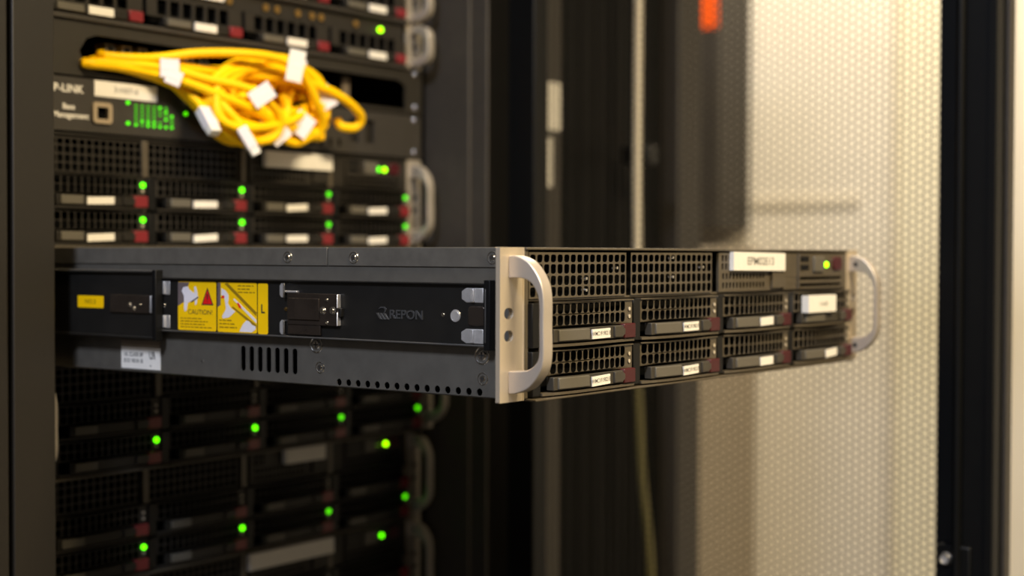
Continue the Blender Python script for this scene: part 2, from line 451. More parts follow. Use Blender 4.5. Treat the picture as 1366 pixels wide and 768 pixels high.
    for x, kind in zip(xs, panel_leds):
        MB().cyl((x, 0.0765), 0.0021, -0.0026, 0.0, 'ledlime' if kind == 'lime' else 'led', FRONT, 16).build('status_led', cp)
    if not full:
        for x in (-0.1085, 0.0, 0.1085):
            MB().box(x - 0.0030, x + 0.0030, -0.0025, 0.002, 0.0570, 0.0862, 'bezel').box(x - 0.0007, x + 0.0007, -0.0016, 0.002, 0.0010, 0.0570, 'bezel').build('column_divider', root, 0.0003)
    # --- the eight carriers
    for r, zb in enumerate((0.0289, 0.0008)):
        for k, cx in enumerate(COLS):
            on = lit[r][k]
            carrier(root, cx, zb, on, drive_labels and not (full and r == 0 and k == 3), full and k < 2, bz, lvm)
    return root

# ================================================================= the drawn-out server
PS = server_2u('rack_server', ((0,) * 4, (0,) * 4), True)
PS.location = (0, 0, ZB)
tag(PS, 'sharply seen grey two-unit server drawn far out of the rack on its slide rails', 'server', 'rack servers')
XS, XR = -0.2185, -0.2225
# inner slide member with turned edges
q = MB().box(XR, XS - 0.0002, 0.0245, 0.60, 0.0300, 0.0672, 'rail')
q.box(XR - 0.0022, XR, 0.0245, 0.60, 0.0300, 0.0311, 'railgrey').box(XR - 0.0022, XR, 0.0245, 0.60, 0.0661, 0.0672, 'rail')
q.build('inner_slide', PS, 0.0003)
q = MB().box(XR - 0.0030, XS - 0.0002, 0.0195, 0.0240, 0.0282, 0.0690, 'black')
q.box(XR - 0.0034, XR - 0.0028, 0.0222, 0.0230, 0.0325, 0.0640, 'railgrey')
q.build('slide_stop', PS, 0.0003)
def steel_tab(y0, y1, z0, z1, flip=1):
    zc = (z0 + z1) / 2; L = y1 - y0
    a, bq = (y1, -1) if flip > 0 else (y0, 1)
    poly = [(a, zc + (z1 - zc) * .55), (a + bq * L * .22, z1), (a + bq * L, z1), (a + bq * L, z0), (a + bq * L * .22, z0), (a, zc - (zc - z0) * .55)]
    q = MB().prism(poly, XR - 0.0004, XR + 0.001, 'tab', SIDE)
    u0 = a + bq * L * .45
    q.box(XR - 0.0016, XR - 0.0002, min(u0, u0 + bq * L * .16), max(u0, u0 + bq * L * .16), z0 + .0003, z1 - .0003, 'tab')
    return q.build('slide_tab', PS, 0.0004)
steel_tab(0.0263, 0.0425, 0.0556, 0.0643)
steel_tab(0.0263, 0.0428, 0.0316, 0.0402)
steel_tab(0.3009, 0.3120, 0.0553, 0.0650)
steel_tab(0.3009, 0.3120, 0.0322, 0.0412)
q = MB().prism(rrect(0.0312, 0.0478, 0.0125, 0.0118, 0.0022, 4), XR - 0.0008, XR + 0.001, 'clip', SIDE)
q.build('slide_window', PS, 0.0006)
def dimple(y, z, r, m='chrome'):
    q = MB().cyl((y, z), r, XR + 0.0002, XR - 0.0007, m, SIDE, 24, r * 0.78)
    q.ring((y, z), r * 0.92, r * 0.13, XR - 0.0002, m, SIDE, 24, 6)
    return q.build('rivet', PS)
dimple(0.0568, 0.0480, 0.0013); dimple(0.0471, 0.0476, 0.0036, 'tab'); dimple(0.3071, 0.0479, 0.0017)
# embossed writing
q = MB()
SXF = lambda u, v, w: (w, -u, v)       # writing on the left side reads towards the front
q.text('REPON', 0.0076, -0.0992, 0.0470, XR - 0.0001, 'emboss', SXF, 'LEFT', 0.0004, sx=1.12)
for k, dz in ((0, 0.0), (1, 0.0), (2, 0.0)):
    u = -0.1098 + 0.0028 * k
    q.prism([(u, .0478), (u + .0015, .0478), (u + .0047, .0440), (u + .0032, .0440)], XR - 0.0005, XR + 0.0002, 'railgrey', SXF)
q.prism([(-.1082, .0500), (-.1062, .0517), (-.1030, .0517), (-.1014, .0503), (-.1020, .0484), (-.1036, .0478), (-.1030, .0488), (-.1026, .0500), (-.1036, .0508), (-.1058, .0508)], XR - 0.0005, XR + 0.0002, 'emboss', SXF)
q.build('embossed_logo', PS, 0.00015)
# spring clip
q = MB().box(XR - 0.0022, XR, 0.1400, 0.1850, 0.0385, 0.0588, 'clip')
q.box(XR - 0.0018, XR, 0.1560, 0.1850, 0.0322, 0.0385, 'clip')
q.box(XR - 0.0030, XR - 0.0020, 0.1560, 0.1830, 0.0418, 0.0556, 'clip')
q.box(XR - 0.0034, XR, 0.1395, 0.1402, 0.0388, 0.0474, 'tab').box(XR - 0.0034, XR, 0.1395, 0.1402, 0.0500, 0.0586, 'tab')
q.box(XR - 0.0028, XR, 0.1370, 0.1397, 0.0445, 0.0500, 'rail')
SC = q.build('spring_clip', PS, 0.0006)
for z0, z1 in ((0.0556, 0.0650), (0.0316, 0.0410)):
    poly = [(0.1935, (z0 + z1) / 2 + .003), (0.1920, z1), (0.1872, z1), (0.1872, z0), (0.1920, z0), (0.1935, (z0 + z1) / 2 - .003)]
    MB().prism(poly, XR - 0.0006, XR, 'tab', SIDE).box(XR - 0.0030, XR, 0.1868, 0.1880, z0, z1, 'chrome').build('clip_tab', SC, 0.0004)
MB().box(XR - 0.0024, XR, 0.1760, 0.1866, 0.0590, 0.0602, 'tab').build('clip_bar', SC, 0.0003)
for y, z, r in ((0.1532, .0481, .0022), (0.1447, .0483, .0022), (0.1497, .0550, .0010), (0.1497, .0405, .0010)):
    MB().cyl((y, z), r, XR - 0.0020, XR - 0.0034, 'chrome', SIDE, 18, r * .6).ring((y, z), r, r * .2, XR - 0.0023, 'chrome', SIDE, 18, 6).build('clip_rivet', SC)
MB().cyl((0.1880, .0482), 0.0014, XR - 0.0001, XR - 0.0012, 'gold', SIDE, 14, .0008).build('clip_rivet', SC)
# caution stickers
def sticker(name, y0, y1, z0, z1, mat_, draw, label):
    w, h = y1 - y0, z1 - z0
    q = MB().prism(rrect(-(y0 + y1) / 2, (z0 + z1) / 2, w, h, 0.0013, 4), XR - 0.00012, XR + 0.0001, mat_, SXF)
    P = lambda poly, m, lift=0.00018: q.prism([(-y1 + a * w, z0 + b * h) for a, b in poly], XR - lift, XR - 0.0001, m, SXF)
    draw(P, q, lambda a: -y1 + a * w, lambda b: z0 + b * h, w, h)
    o = q.build(name, PS, smooth=False); lab(o, label); return o
def words(P, rows, m, lift=0.0002):
    for (a0, a1, b, hh) in rows:
        a = a0
        while a < a1 - 0.02:
            L = random.uniform(0.05, 0.14); e = min(a + L, a1)
            P([(a, b), (e, b), (e, b + hh), (a, b + hh)], m, lift); a = e + 0.022
def draw_caution(P, q, U, V, w, h):
    P([(0.0, .49), (.16, .58), (.20, .74), (.30, .98), (0.0, .98)], 'labelgrey')
    P([(.10, .80), (.14, .88), (.26, .90), (.30, .84), (.46, .74), (.54, .70), (.54, .66), (.36, .60), (.26, .56), (.23, .40), (.18, .38), (.16, .44), (.16, .70)], 'labelwhite', .00022)
    P([(.43, .90), (.48, .90), (.52, .76), (.50, .54), (.45, .52)], 'labelwhite', .00023)
    P([(.34, .59), (.54, .70), (.54, .67), (.36, .57)], 'ink', .00026)
    P([(.62, .525), (.93, .525), (.775, .885)], 'ink', .00020)
    P([(.655, .55), (.895, .55), (.775, .83)], 'labelred', .00024)
    P([(.765, .63), (.785, .63), (.795, .75), (.755, .75)], 'ink', .00027)
    P([(.765, .58), (.785, .58), (.785, .60), (.765, .60)], 'ink', .00027)
    q.text('CAUTION!', 0.0046, U(.265), V(.375), XR - 0.00022, 'ink', SXF, 'LEFT', sx=1.12, bold=0.0)
    words(P, [(.07, .62, .235, .022), (.07, .78, .175, .022), (.07, .70, .115, .022), (.07, .92, .055, .022)], 'inkyellow')
def draw_guide(P, q, U, V, w, h):
    P([(.0, .50), (.08, .54), (.08, .99), (.0, .99)], 'labelgrey')
    P([(.10, .88), (.20, .84), (.28, .76), (.29, .66), (.27, .58), (.33, .50), (.46, .42), (.30, .30), (.14, .27), (.12, .32), (.22, .46), (.20, .60), (.17, .72), (.10, .74)], 'labelwhite', .00022)
    P([(.08, .68), (.15, .74), (.19, .72), (.17, .68)], 'labelred', .00026)
    P([(.18, .97), (.26, .99), (.99, .42), (.99, .34)], 'inkyellow', .00019)
    P([(.40, .66), (.44, .68), (.99, .27), (.99, .20)], 'labelwhite', .00022)
    P([(.36, .50), (.40, .52), (.99, .17), (.99, .10)], 'inkyellow', .00019)
    P([(.50, .59), (.54, .60), (.60, .53), (.62, .48), (.55, .50)], 'labelred', .00026)
    P([(.56, .02), (.62, .12), (.66, .18), (.74, .25), (.80, .24), (.88, .17), (.97, .14), (.97, .08), (.88, .02)], 'labelwhite', .00024)
    words(P, [(.52, .92, .925, .022), (.52, .82, .860, .022), (.52, .95, .795, .022), (.05, .38, .225, .024), (.05, .46, .155, .024), (.05, .50, .085, .024)], 'inkyellow')
def draw_letter(P, q, U, V, w, h):
    q.text('L', 0.0082, U(.50), V(.49), XR - 0.00022, 'ink', SXF, 'CENTER', sx=.95)
sticker('caution_label', 0.2541, 0.2925, 0.0315, 0.0648, 'yellow', draw_caution, 'yellow sticker reading CAUTION! with a red warning triangle')
sticker('instruction_label', 0.2150, 0.2528, 0.0314, 0.0647, 'yellow', draw_guide, 'yellow sticker with drawings of hands working the slide')
sticker('letter_label', 0.2047, 0.2141, 0.0312, 0.0645, 'yellow', draw_letter, 'narrow yellow sticker with the letter L')
# certification sticker under the slide
q = MB()
q.prism(rect(-0.3577, -0.3155, 0.0020, 0.0175), XS - 0.0004, XS, 'white', SXF)
q.prism(rect(-0.3577, -0.3155, 0.0175, 0.0222), XS - 0.0008, XS, 'inkbrown', SXF)
q.prism(rect(-0.3565, -0.3165, 0.0185, 0.0190), XS - 0.0009, XS, 'beige', SXF)
q.text('UL CLASS BF', 0.0040, -0.3548, 0.0120, XS - 0.00045, 'ink', SXF, sx=.95)
q.text('E131 90 01 B', 0.0040, -0.3548, 0.0075, XS - 0.00045, 'ink', SXF, sx=.95)
q.text('RU', 0.0080, -0.3205, 0.0118, XS - 0.00045, 'ink', SXF, shear=0.35, sx=.62, flip=True)
q.text('us', 0.0026, -0.3270, 0.0048, XS - 0.00045, 'inkgrey', SXF)
lab(q.build('certification_label', PS, smooth=False), 'white sticker with a black certification mark on the lower side')
# side screws
ps = pan_screw().build('screw', PS); ps.location = (XS - 0.0009, 0.0223, 0.0820)
for y, z, dx in ((0.1318, .0817, .0009), (0.1898, .0817, .0009), (0.1616, .0114, .0001), (0.0298, .0110, .0001), (0.1649, .0258, .0001), (0.0304, .0246, .0001)):
    c = clone(ps, 'screw', PS, (XS - dx, y, z))
    if z in (.0258, .0246): c.scale = (1, 1.45, 1.45)
sm = pan_screw('screw', 0.0010).build('screw', PS); sm.location = (XS - .0001, 0.2725, 0.0102)
# screws glinting behind the vents
fs = front_screw(0.0022)
for x, z in ((-0.1508, .0694), (-0.1508, .0622), (-0.1163, .0757), (-0.0476, .0693), (-0.0476, .0822), (-0.0075, .0757)):
    o = MB().cyl((0, 0), 0.0020, 0.002, -0.0010, 'chrome', FRONT, 14, 0.0009).build('inner_screw', PS); o.location = (x + .002, 0.0045, z)
# asset stickers
q = MB().box(0.0235, 0.1030, -0.0045, -0.0010, 0.0728, 0.0858, 'white').text('EPM02E13', 0.0078, 0.0640, 0.0793, -0.0046, 'inkgrey', FRONT, 'CENTER', sx=1.25)
q.map(lambda x, y, z: (x, y, z - (x - 0.06) * 0.010))
lab(q.build('asset_label', PS, smooth=False), 'large white asset sticker across the top row')
q = MB().box(0.1275, 0.1755, -0.0120, -0.0060, 0.0405, 0.0533, 'white').text('13-6Z8', 0.0040, 0.1530, 0.0466, -0.0121, 'inkgrey', FRONT, 'CENTER', sx=1.2)
lab(q.build('asset_label', PS, smooth=False), 'small white sticker on the last carrier of the upper row')

# ================================================================= servers still in the rack
D = 0.467
U1 = 0.04445
def put(root, dz, dy=0.0):
    root.location = (0, D + dy, ZB + dz)
def stuck(root, x0, x1, z0, z1, y=-0.006):
    MB().box(x0, x1, y, -0.001, z0, z1, 'white').build('asset_label', root)

S_UP = server_2u('rack_server', ((1,) * 4, (1,) * 4), panel_leds=('green', 'lime'))
put(S_UP, 2 * U1)
tag(S_UP, 'black two-unit server in the rack right below the yellow cables, two rows of green lights', 'server', 'rack servers')
S_L1 = server_2u('rack_server', ((0,) * 4, (1,) * 4), stretch=1.12, panel_leds=('green', 'lime'), drive_labels=False)
put(S_L1, -2 * U1, -0.016)
tag(S_L1, 'dark server in the rack directly beneath the drawn-out server, four green lights', 'server', 'rack servers')
S_L2 = server_2u('rack_server', ((0,) * 4, (1,) * 4), panel_leds=('lime', 'lime'), drive_labels=False, led_x=(0.1722, 0.1870))
put(S_L2, -4 * U1)
tag(S_L2, 'dark shaded server second below the drawn-out server, small pale sticker on top', 'server', 'rack servers')
S_L3 = server_2u('rack_server', ((0,) * 4, (0,) * 4), panel_leds=('lime', 'green'), drive_labels=False, led_x=(0.1720, 0.1812))
put(S_L3, -6 * U1)
tag(S_L3, 'lowest server in view, cut by the lower picture edge, long pale sticker', 'server', 'rack servers')
stuck(S_UP, 0.0240, 0.1080, 0.0718, 0.0860)
stuck(S_L2, 0.0480, 0.0990, 0.0720, 0.0870)
stuck(S_L3, 0.0040, 0.1100, 0.0715, 0.0860)
# ---- one-unit servers at the top
def server_1u(name, led):
    root = empty(name, (0, 0, 0)); h = 0.0436
    MB().box(-0.2185, 0.2185, 0.012, 0.66, 0.0, h, 'rackpaint').build('chassis', root)
    q = MB().box(-0.2185, 0.2185, -0.004, 0.012, -0.0012, 0.0026, 'rackbrown').box(-0.2185, 0.2185, -0.001, 0.012, 0.0415, h, 'bezelblack')
    q.build('front_frame', root, 0.0005)
    ears(root, h)
    for cx in COLS:
        b = MB()
        holes = [rrect(-0.036 + 0.0135 * i, 0.0195, 0.0105, 0.0130, 0.001, 2) for i in range(6)]
        b.plate(rect(-0.0520, 0.0520, 0.0115, 0.0275), holes, -0.002, 0.0, 'bezelblack', FRONT)
        b.box(-0.052, 0.052, 0.008, 0.0115, 0.003, 0.0275, 'inside')
        c = b.build('drive_carrier', root); c.location = (cx, 0, 0)
        MB().box(-0.0360, 0.0350, -0.0050, 0.004, 0.0040, 0.0110, 'leverblack').build('lever', c, 0.0005)
        MB().box(-0.0330, -0.0080, -0.0062, -0.004, 0.0046, 0.0104, 'leverpale').build('lever_plate', c, 0.0005)
        MB().box(-0.0040, 0.0200, -0.0064, -0.004, 0.0043, 0.0107, 'white').build('label', c)
        MB().box(0.0370, 0.0510, -0.0050, 0.004, 0.0040, 0.0125, 'redbright').build('release_button', c, 0.0007)
    cp = MB().box(-0.2140, 0.2140, 0.0005, 0.0120, 0.0282, 0.0412, 'bezelblack').build('control_panel', root)
    for x in (-0.0150, 0.028, 0.042, 0.068, 0.086, 0.098, 0.145):
        MB().cyl((x, 0.0350), 0.0034, -0.0012, 0.001, 'gold', FRONT, 14, 0.0026).build('port', cp)
    MB().box(-0.070, -0.022, -0.0020, 0.001, 0.0330, 0.0395, 'white').build('label', cp)
    if led:
        MB().cyl((0.1795, 0.0335), 0.0024, -0.0022, 0.0, 'ledlime', FRONT, 16).build('status_led', cp)
    return root
T1 = server_1u('rack_server', True); put(T1, 6 * U1)
tag(T1, 'thin one-unit server above the yellow cables with one green light', 'server', 'rack servers')
T2 = server_1u('rack_server', False); put(T2, 7 * U1)
tag(T2, 'thin one-unit server topmost in view, cut by the upper picture edge', 'server', 'rack servers')

# ---- cable pass-through panel
CP = empty('cable_panel', (0, D, ZB + 5 * U1))
tag(CP, 'plain dark blank panel with a long opening the yellow cables come out of', 'panel')
op = [(-0.168, 0.0100), (-0.172, 0.0200), (-0.165, 0.0300), (-0.155, 0.0335), (0.206, 0.0320), (0.2165, 0.0270), (0.2165, 0.0040), (-0.150, 0.0040), (-0.160, 0.0060)]
MB().plate(rect(-0.2413, 0.2413, 0.0003, 0.0440), [op], -0.0010, 0.0010, 'cable_panel', FRONT).build('face_plate', CP)
tr = MB().box(-0.215, 0.215, 0.10, 0.103, 0.001, 0.043, 'inside').box(-0.215, 0.215, 0.001, 0.103, 0.0005, 0.0015, 'inside').box(-0.215, 0.215, 0.001, 0.103, 0.0425, 0.0435, 'inside')
tr.build('tray', CP)
for k in range(7):
    x = -0.138 + 0.0165 * k
    MB().box(x, x + 0.0095, 0.010, 0.024, 0.0225 + 0.002 * (k % 2), 0.0300, 'beige' if k % 3 else 'leverpale').box(x + .002, x + .0075, 0.0092, 0.012, 0.0240, 0.0285, 'black').build('port_module', CP)
MB().box(0.140, 0.150, 0.012, 0.0135, 0.008, 0.030, 'inkbrown').build('paper_tag', CP)
fsc = front_screw(0.0032)
for x in (-0.2316, 0.2316):
    for z in (0.0405, 0.0072):
        o = front_screw(0.0034).build('screw', CP); o.location = (x, -0.0012, z)

# ---- management switch
SW = empty('network_switch', (0, D, ZB + 4 * U1))
tag(SW, 'dark grey one-unit switch with a green light matrix and white sticker', 'switch')
MB().box(-0.2185, 0.2185, 0.002, 0.30, 0.0010, 0.0430, 'rackpaint').build('housing', SW)
vent = [rrect(0.085 + 0.012 * i, 0.010, 0.004, 0.008, 0.001, 2) for i in range(4)] + [rect(0.135 + 0.022 * i, 0.148 + 0.022 * i, 0.012, 0.034) for i in range(2)]
port = rect(-0.1575, -0.1465, 0.0120, 0.0215)
MB().plate(rect(-0.2185, 0.2185, 0.0012, 0.0428), vent + [port], -0.0020, 0.0010, 'switchface', FRONT).build('face_plate', SW, 0.0003)
for s in (-1, 1):
    x0, x1 = sorted((s * 0.2413, s * 0.2187))
    MB().box(x0, x1, 0.0, 0.002, 0.001, 0.0428, 'switchface').build('mounting_ear', SW)
    for z in (0.0390, 0.0075):
        o = front_screw(0.0034).build('screw', SW); o.location = (s * 0.2316, -0.0002, z)
q = MB().plate(rrect(-0.1520, 0.0168, 0.0185, 0.0165, 0.003, 4), [port], -0.0045, -0.0018, 'beige', FRONT)
q.box(-0.1575, -0.1465, 0.0008, 0.0030, 0.012, 0.0215, 'inside')
q.build('network_port', SW)
q = MB().box(-0.1590, -0.0965, -0.0030, -0.0019, 0.0300, 0.0422, 'white').text('3-N07-6', 0.0060, -0.128, 0.0361, -0.0031, 'inkgrey', FRONT, 'CENTER', sx=1.2)
q.build('asset_label', SW, smooth=False)
q = MB().text('TP-LINK', 0.0085, -0.1692, 0.0335, -0.0022, 'white', FRONT, 'RIGHT', sx=1.1)
q.text('Base', 0.0062, -0.1830, 0.0196, -0.0022, 'white', FRONT, 'CENTER')
q.text('Management', 0.0062, -0.1642, 0.0130, -0.0022, 'white', FRONT, 'RIGHT', sx=1.05)
q.build('printed_text', SW, smooth=False)
lit = {(4, 5), (5, 4), (1, 1), (2, 1), (3, 1), (5, 2), (6, 3), (0, 0), (2, 0), (4, 0), (6, 0), (3, 0), (5, 0)}
q = MB()
ledb = MB().cyl((0, 0), 0.0012, -0.0012, 0.0, 'led', FRONT, 10)
for i in range(7):
    for j in range(6):
        if (i, j) in ((5, 1), (4, 2), (6, 4), (6, 5)): continue
        bright = (i, j) in lit
        o = MB().cyl((0, 0), 0.0011, -0.0012, 0.0, 'ledmid' if bright else 'leddim', FRONT, 10).build('status_led', SW)
        o.location = (-0.1180 + 0.0062 * i, -0.0020, 0.0100 + 0.0031 * j)
for x, z in ((-0.126, 0.0272), (-0.126, 0.0107), (-0.0657, 0.0228)):
    o = MB().cyl((0, 0), 0.0015, -0.0012, 0.0, 'ledmid', FRONT, 12).build('status_led', SW); o.location = (x, -0.0020, z)

# ================================================================= rack cabinet
RC = empty('rack_cabinet', (0, 0, 0))
tag(RC, 'black steel server rack holding the stacked servers, its perforated door swung open', 'rack')
FY = 0.393
def part(b, name, parent=RC, bevel=0.001, **k): return b.build(name, parent, bevel, **k)
part(MB().box(-0.2835, -0.2490, FY, 0.440, 0.05, 2.05, 'rackpaint'), 'front_post')
part(MB().box(0.2560, 0.2900, FY, 0.420, 0.05, 2.05, 'rackblack').box(0.2500, 0.2560, 0.412, 0.47, 0.05, 2.05, 'rackbrown').box(0.2530, 0.2562, FY - 0.001, FY + 0.02, 0.05, 2.05, 'rackbrown'), 'front_post')  # brown boxes paint light on the inner face and front edge
for s in (-1, 1):
    x0, x1 = sorted((s * 0.2235, s * 0.2485))
    part(MB().box(x0, x1, 0.4705, 0.4730, 0.10, 2.0, 'rackblack'), 'mounting_rail')
    x0, x1 = sorted((s * 0.2836, s * 0.2868))
    part(MB().box(x0, x1, 0.41, 1.38, 0.05, 2.05, 'rackblack'), 'side_panel')
    part(MB().box(s * 0.25, s * 0.2836, 1.34, 1.38, 0.05, 2.05, 'rackblack'), 'rear_post')
part(MB().box(-0.2868, 0.2868, FY, 1.38, 2.05, 2.08, 'rackblack'), 'roof_panel')
part(MB().box(-0.2868, 0.2868, FY, 1.38, 0.0, 0.05, 'rackblack'), 'plinth')
part(MB().box(-0.25, 0.25, 1.36, 1.38, 0.05, 2.05, 'rackblack'), 'rear_panel')
# outer slide member that stays in the rack
XO = -0.2275
q = MB().box(XO, XR - 0.0025, 0.3100, 1.10, ZB + 0.0262, ZB + 0.0702, 'rail')
q.box(XO - 0.0020, XO + 0.0004, 0.3100, 1.10, ZB + 0.0246, ZB + 0.0262, 'rail').box(XO - 0.0020, XO + 0.0004, 0.3100, 1.10, ZB + 0.0700, ZB + 0.0716, 'rail')
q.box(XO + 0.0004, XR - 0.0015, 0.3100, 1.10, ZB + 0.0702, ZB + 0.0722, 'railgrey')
q.box(XO - 0.0026, XR - 0.0010, 0.3070, 0.3110, ZB + 0.0235, ZB + 0.0725, 'black')
SR = q.build('outer_slide', RC, 0.0004)
q = MB().box(XO - 0.0012, XO, 0.3140, 0.3580, ZB + 0.0420, ZB + 0.0548, 'clip').box(XO - 0.0016, XO, 0.3134, 0.3146, ZB + 0.0425, ZB + 0.0545, 'tab')
q.build('latch_plate', SR, 0.0004)
for y, z, r in ((0.3361, .0479, .0020), (0.3317, .0454, .0020), (0.3245, .0480, .0012)):
    MB().cyl((y, ZB + z), r, XO - 0.0010, XO - 0.0024, 'chrome', SIDE, 16, r * .6).build('rivet', SR)
q = MB().prism(rrect(-0.3810, ZB + 0.0490, 0.0290, 0.0086, 0.0006, 2), XO - 0.0003, XO, 'yellow', SXF)
q.text('NO.3', 0.0042, -0.3810, ZB + 0.0490, XO - 0.0004, 'inkyellow', SXF, 'CENTER', sx=1.3)
lab(q.build('slide_label', SR, smooth=False), 'small yellow sticker on the slide')

# ---- the open perforated door, hung on the right post and swung towards the viewer
DX = 0.300
def door():
    yh, ym, yf, ye = 0.400, 0.362, -0.0478, -0.1000
    z0, z1 = 0.08, 2.03
    q = MB()
    q.box(DX - 0.010, DX + 0.014, ym, yh, z0, z1, 'doorblack')          # hinge stile
    q.box(DX - 0.006, DX + 0.014, -0.0700, yf, z0, z1, 'doorblack')     # lock stile, inner flat
    q.box(DX - 0.018, DX + 0.014, ye, -0.0700, z0, z1, 'doorblack')     # lock stile, raised channel
    q.box(DX - 0.006, DX + 0.014, yf, ym, z0, z0 + 0.10, 'doorblack').box(DX - 0.006, DX + 0.014, yf, ym, z1 - 0.10, z1, 'doorblack')
    d = q.build('door', RC, 0.0012)
    lab(d, 'open perforated black door')
    # lock rod and its guide
    MB().cyl((-0.0715, DX - 0.0225), 0.0038, z0 + 0.05, z1 - 0.05, 'doorblack', lambda u, v, w: (v, u, w), 14).build('lock_rod', d)
    g = MB().box(DX - 0.022, DX - 0.004, -0.0830, -0.0545, ZB - 0.30, ZB - 0.152, 'doorblack').build('rod_guide', d, 0.0015)
    MB().cyl((-0.0630, ZB - 0.1630), 0.0052, DX - 0.0215, DX - 0.0255, 'tab', SIDE, 20, 0.0042).ring((-0.0630, ZB - 0.1630), 0.0038, 0.0009, DX - 0.0255, 'chrome', SIDE, 18, 6).build('bolt', d)
    MB().box(DX - 0.0195, DX - 0.0178, -0.0995, -0.0940, z0, z1, 'doorblack').box(DX + 0.0020, DX + 0.0145, -0.1030, -0.1002, z0, z1, 'rackbrown').build('lit_edge_strip', d)  # brown strip paints warm light on the free edge of the door
    # perforated sheet: hexagonal cells, open hexagon in each
    p = 0.0071; R = p / math.sqrt(3); rr = R * 0.922; dy = p * math.sqrt(3) / 2; t = 0.0006
    ncol = int((ym - yf) / dy) + 1; nrow = int((z1 - z0 - 0.20) / p)
    cs = [(math.cos(math.radians(60 * k)), math.sin(math.radians(60 * k))) for k in range(6)]
    V = []; F = []
    for i in range(ncol):
        y = yf + i * dy
        for j in range(nrow):
            z = z0 + 0.10 + (j + 0.5 + 0.5 * (i % 2)) * p
            n = len(V)
            for x in (DX, DX + t):
                for rad in (R, rr):
                    for c, s in cs: V.append((x, y + rad * c, z + rad * s))
            for k in range(6):
                k2 = (k + 1) % 6
                F.append((n + k, n + k2, n + 6 + k2, n + 6 + k))
                F.append((n + 12 + k2, n + 12 + k, n + 18 + k, n + 18 + k2))
                F.append((n + 6 + k, n + 6 + k2, n + 18 + k2, n + 18 + k))
    me = bpy.data.meshes.new('perforated_sheet'); me.from_pydata(V, [], F); me.materials.append(M['doorblack'])
    o = bpy.data.objects.new('perforated_sheet', me); COL.objects.link(o); o.parent = d
    for z in (0.35, 1.05, 1.75):
        MB().cyl((DX - 0.0145, 0.4000), 0.006, z, z + 0.06, 'doorblack', lambda u, v, w: (u, v, w), 14).build('hinge', d)
door()

# ---- neighbours in the row
LN = MB().box(-0.90, -0.2872, FY, 1.38, 0.0, 2.08, 'rackpaint').build('equipment_rack', None, 0.002)
tag(LN, 'brown black edge of the next rack at the left picture border', 'rack')
NR = empty('equipment_rack', (0.615, 0.533, 0))
tag(NR, 'dark closed rack seen dimly through the perforated door', 'rack')
MB().box(-0.305, 0.305, 0.030, 0.95, 0.0, 2.08, 'rackblack').build('housing', NR)
for x0, x1, m_ in ((-0.079, -0.033, 'rackbrown'), (0.244, 0.305, 'rackbrown')):  # posts browner than the housing, light on them painted in
    MB().box(x0, x1, 0.0, 0.03, 0.04, 2.05, m_).build('front_post', NR, 0.002)
for k in range(15):
    x = -0.026 + 0.0180 * k
    MB().box(x, x + 0.012, 0.024, 0.03, 0.06, 2.03, 'rackblack').build('rib', NR, 0.002)
for z0, z1, x0, x1 in ((ZB + 0.232, ZB + 0.289, -0.0730, -0.037), (ZB + 0.164, ZB + 0.223, -0.0725, -0.0540)):
    lab(MB().box(x0, x1, -0.0012, 0.0, z0, z1, 'white').build('sticker', NR), 'pale sticker on the post')
# pale cable down the front of that rack, held by a clip
PC = MB()
pts = catmull([(0.7035, 0.500, 2.02), (0.7035, 0.500, ZB + 0.6), (0.7005, 0.500, ZB + 0.21), (0.7016, 0.500, ZB + 0.09), (0.7030, 0.505, ZB + 0.04), (0.7050, 0.530, ZB + 0.0), (0.7050, 0.560, ZB - 0.01)], 8)
PC.tube(pts, 0.0052, 'cordpale', 10)
tag(PC.build('network_cable'), 'pale cable hanging straight down the dark rack, above the drawn-out server', 'cable')
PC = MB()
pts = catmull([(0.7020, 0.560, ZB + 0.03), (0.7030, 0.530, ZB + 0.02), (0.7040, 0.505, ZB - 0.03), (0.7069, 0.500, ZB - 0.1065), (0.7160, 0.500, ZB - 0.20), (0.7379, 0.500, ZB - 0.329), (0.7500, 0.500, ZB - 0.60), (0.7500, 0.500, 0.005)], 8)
PC.tube(pts, 0.0058, 'cordshade', 10)  # darker jacket than the upper cable, to paint the shade below
tag(PC.build('network_cable'), 'cable slanting down the dark rack below the drawn-out server, its shade painted dull olive', 'cable')
K = MB().box(-0.014, 0.014, -0.040, 0.0, -0.012, 0.012, 'black').build('cable_clip', NR, 0.003); K.location = (0.112, 0.0, ZB + 0.210)

OR = MB().box(-3.2, 0.9, -2.15, -1.75, 0.0, 2.08, 'rackblack').build('equipment_rack', None, 0.004)  # unseen row behind the camera, added to cut fill light
tag(OR, 'unseen dark rack row added behind the viewer to cut bounce light', 'rack')
# ---- things by the far wall
WX = 2.4
tr1 = MB().box(WX - 0.005, WX, 0.955, 1.235, ZB + 0.195, ZB + 0.225, 'trim').build('trim_1', None, 0.002); struct(tr1, 'short horizontal rail on the cream wall', 'trim')
tr2 = MB().box(WX - 0.020, WX, 0.855, 0.871, 0.0, 2.1, 'trim').build('trim_2', None, 0.002); struct(tr2, 'vertical trim beside the pale door', 'trim')
d1 = MB().box(WX - 0.012, WX, 0.60, 0.855, 0.0, 2.1, 'doorpaint').build('door_1', None, 0.002); struct(d1, 'pale door panel in the far wall', 'door')
bx = MB().box(WX - 0.16, WX, 1.240, 1.46, ZB + 0.145, ZB + 1.10, 'darkbox').build('wall_cabinet', None, 0.004)
tag(bx, 'narrow dark wall cabinet with an orange sticker, seen through the perforated door', 'cabinet')
lab(MB().box(WX - 0.1615, WX - 0.16, 1.2435, 1.294, ZB + 0.62, ZB + 0.95, 'orange').build('orange_sticker', bx), 'orange sticker')
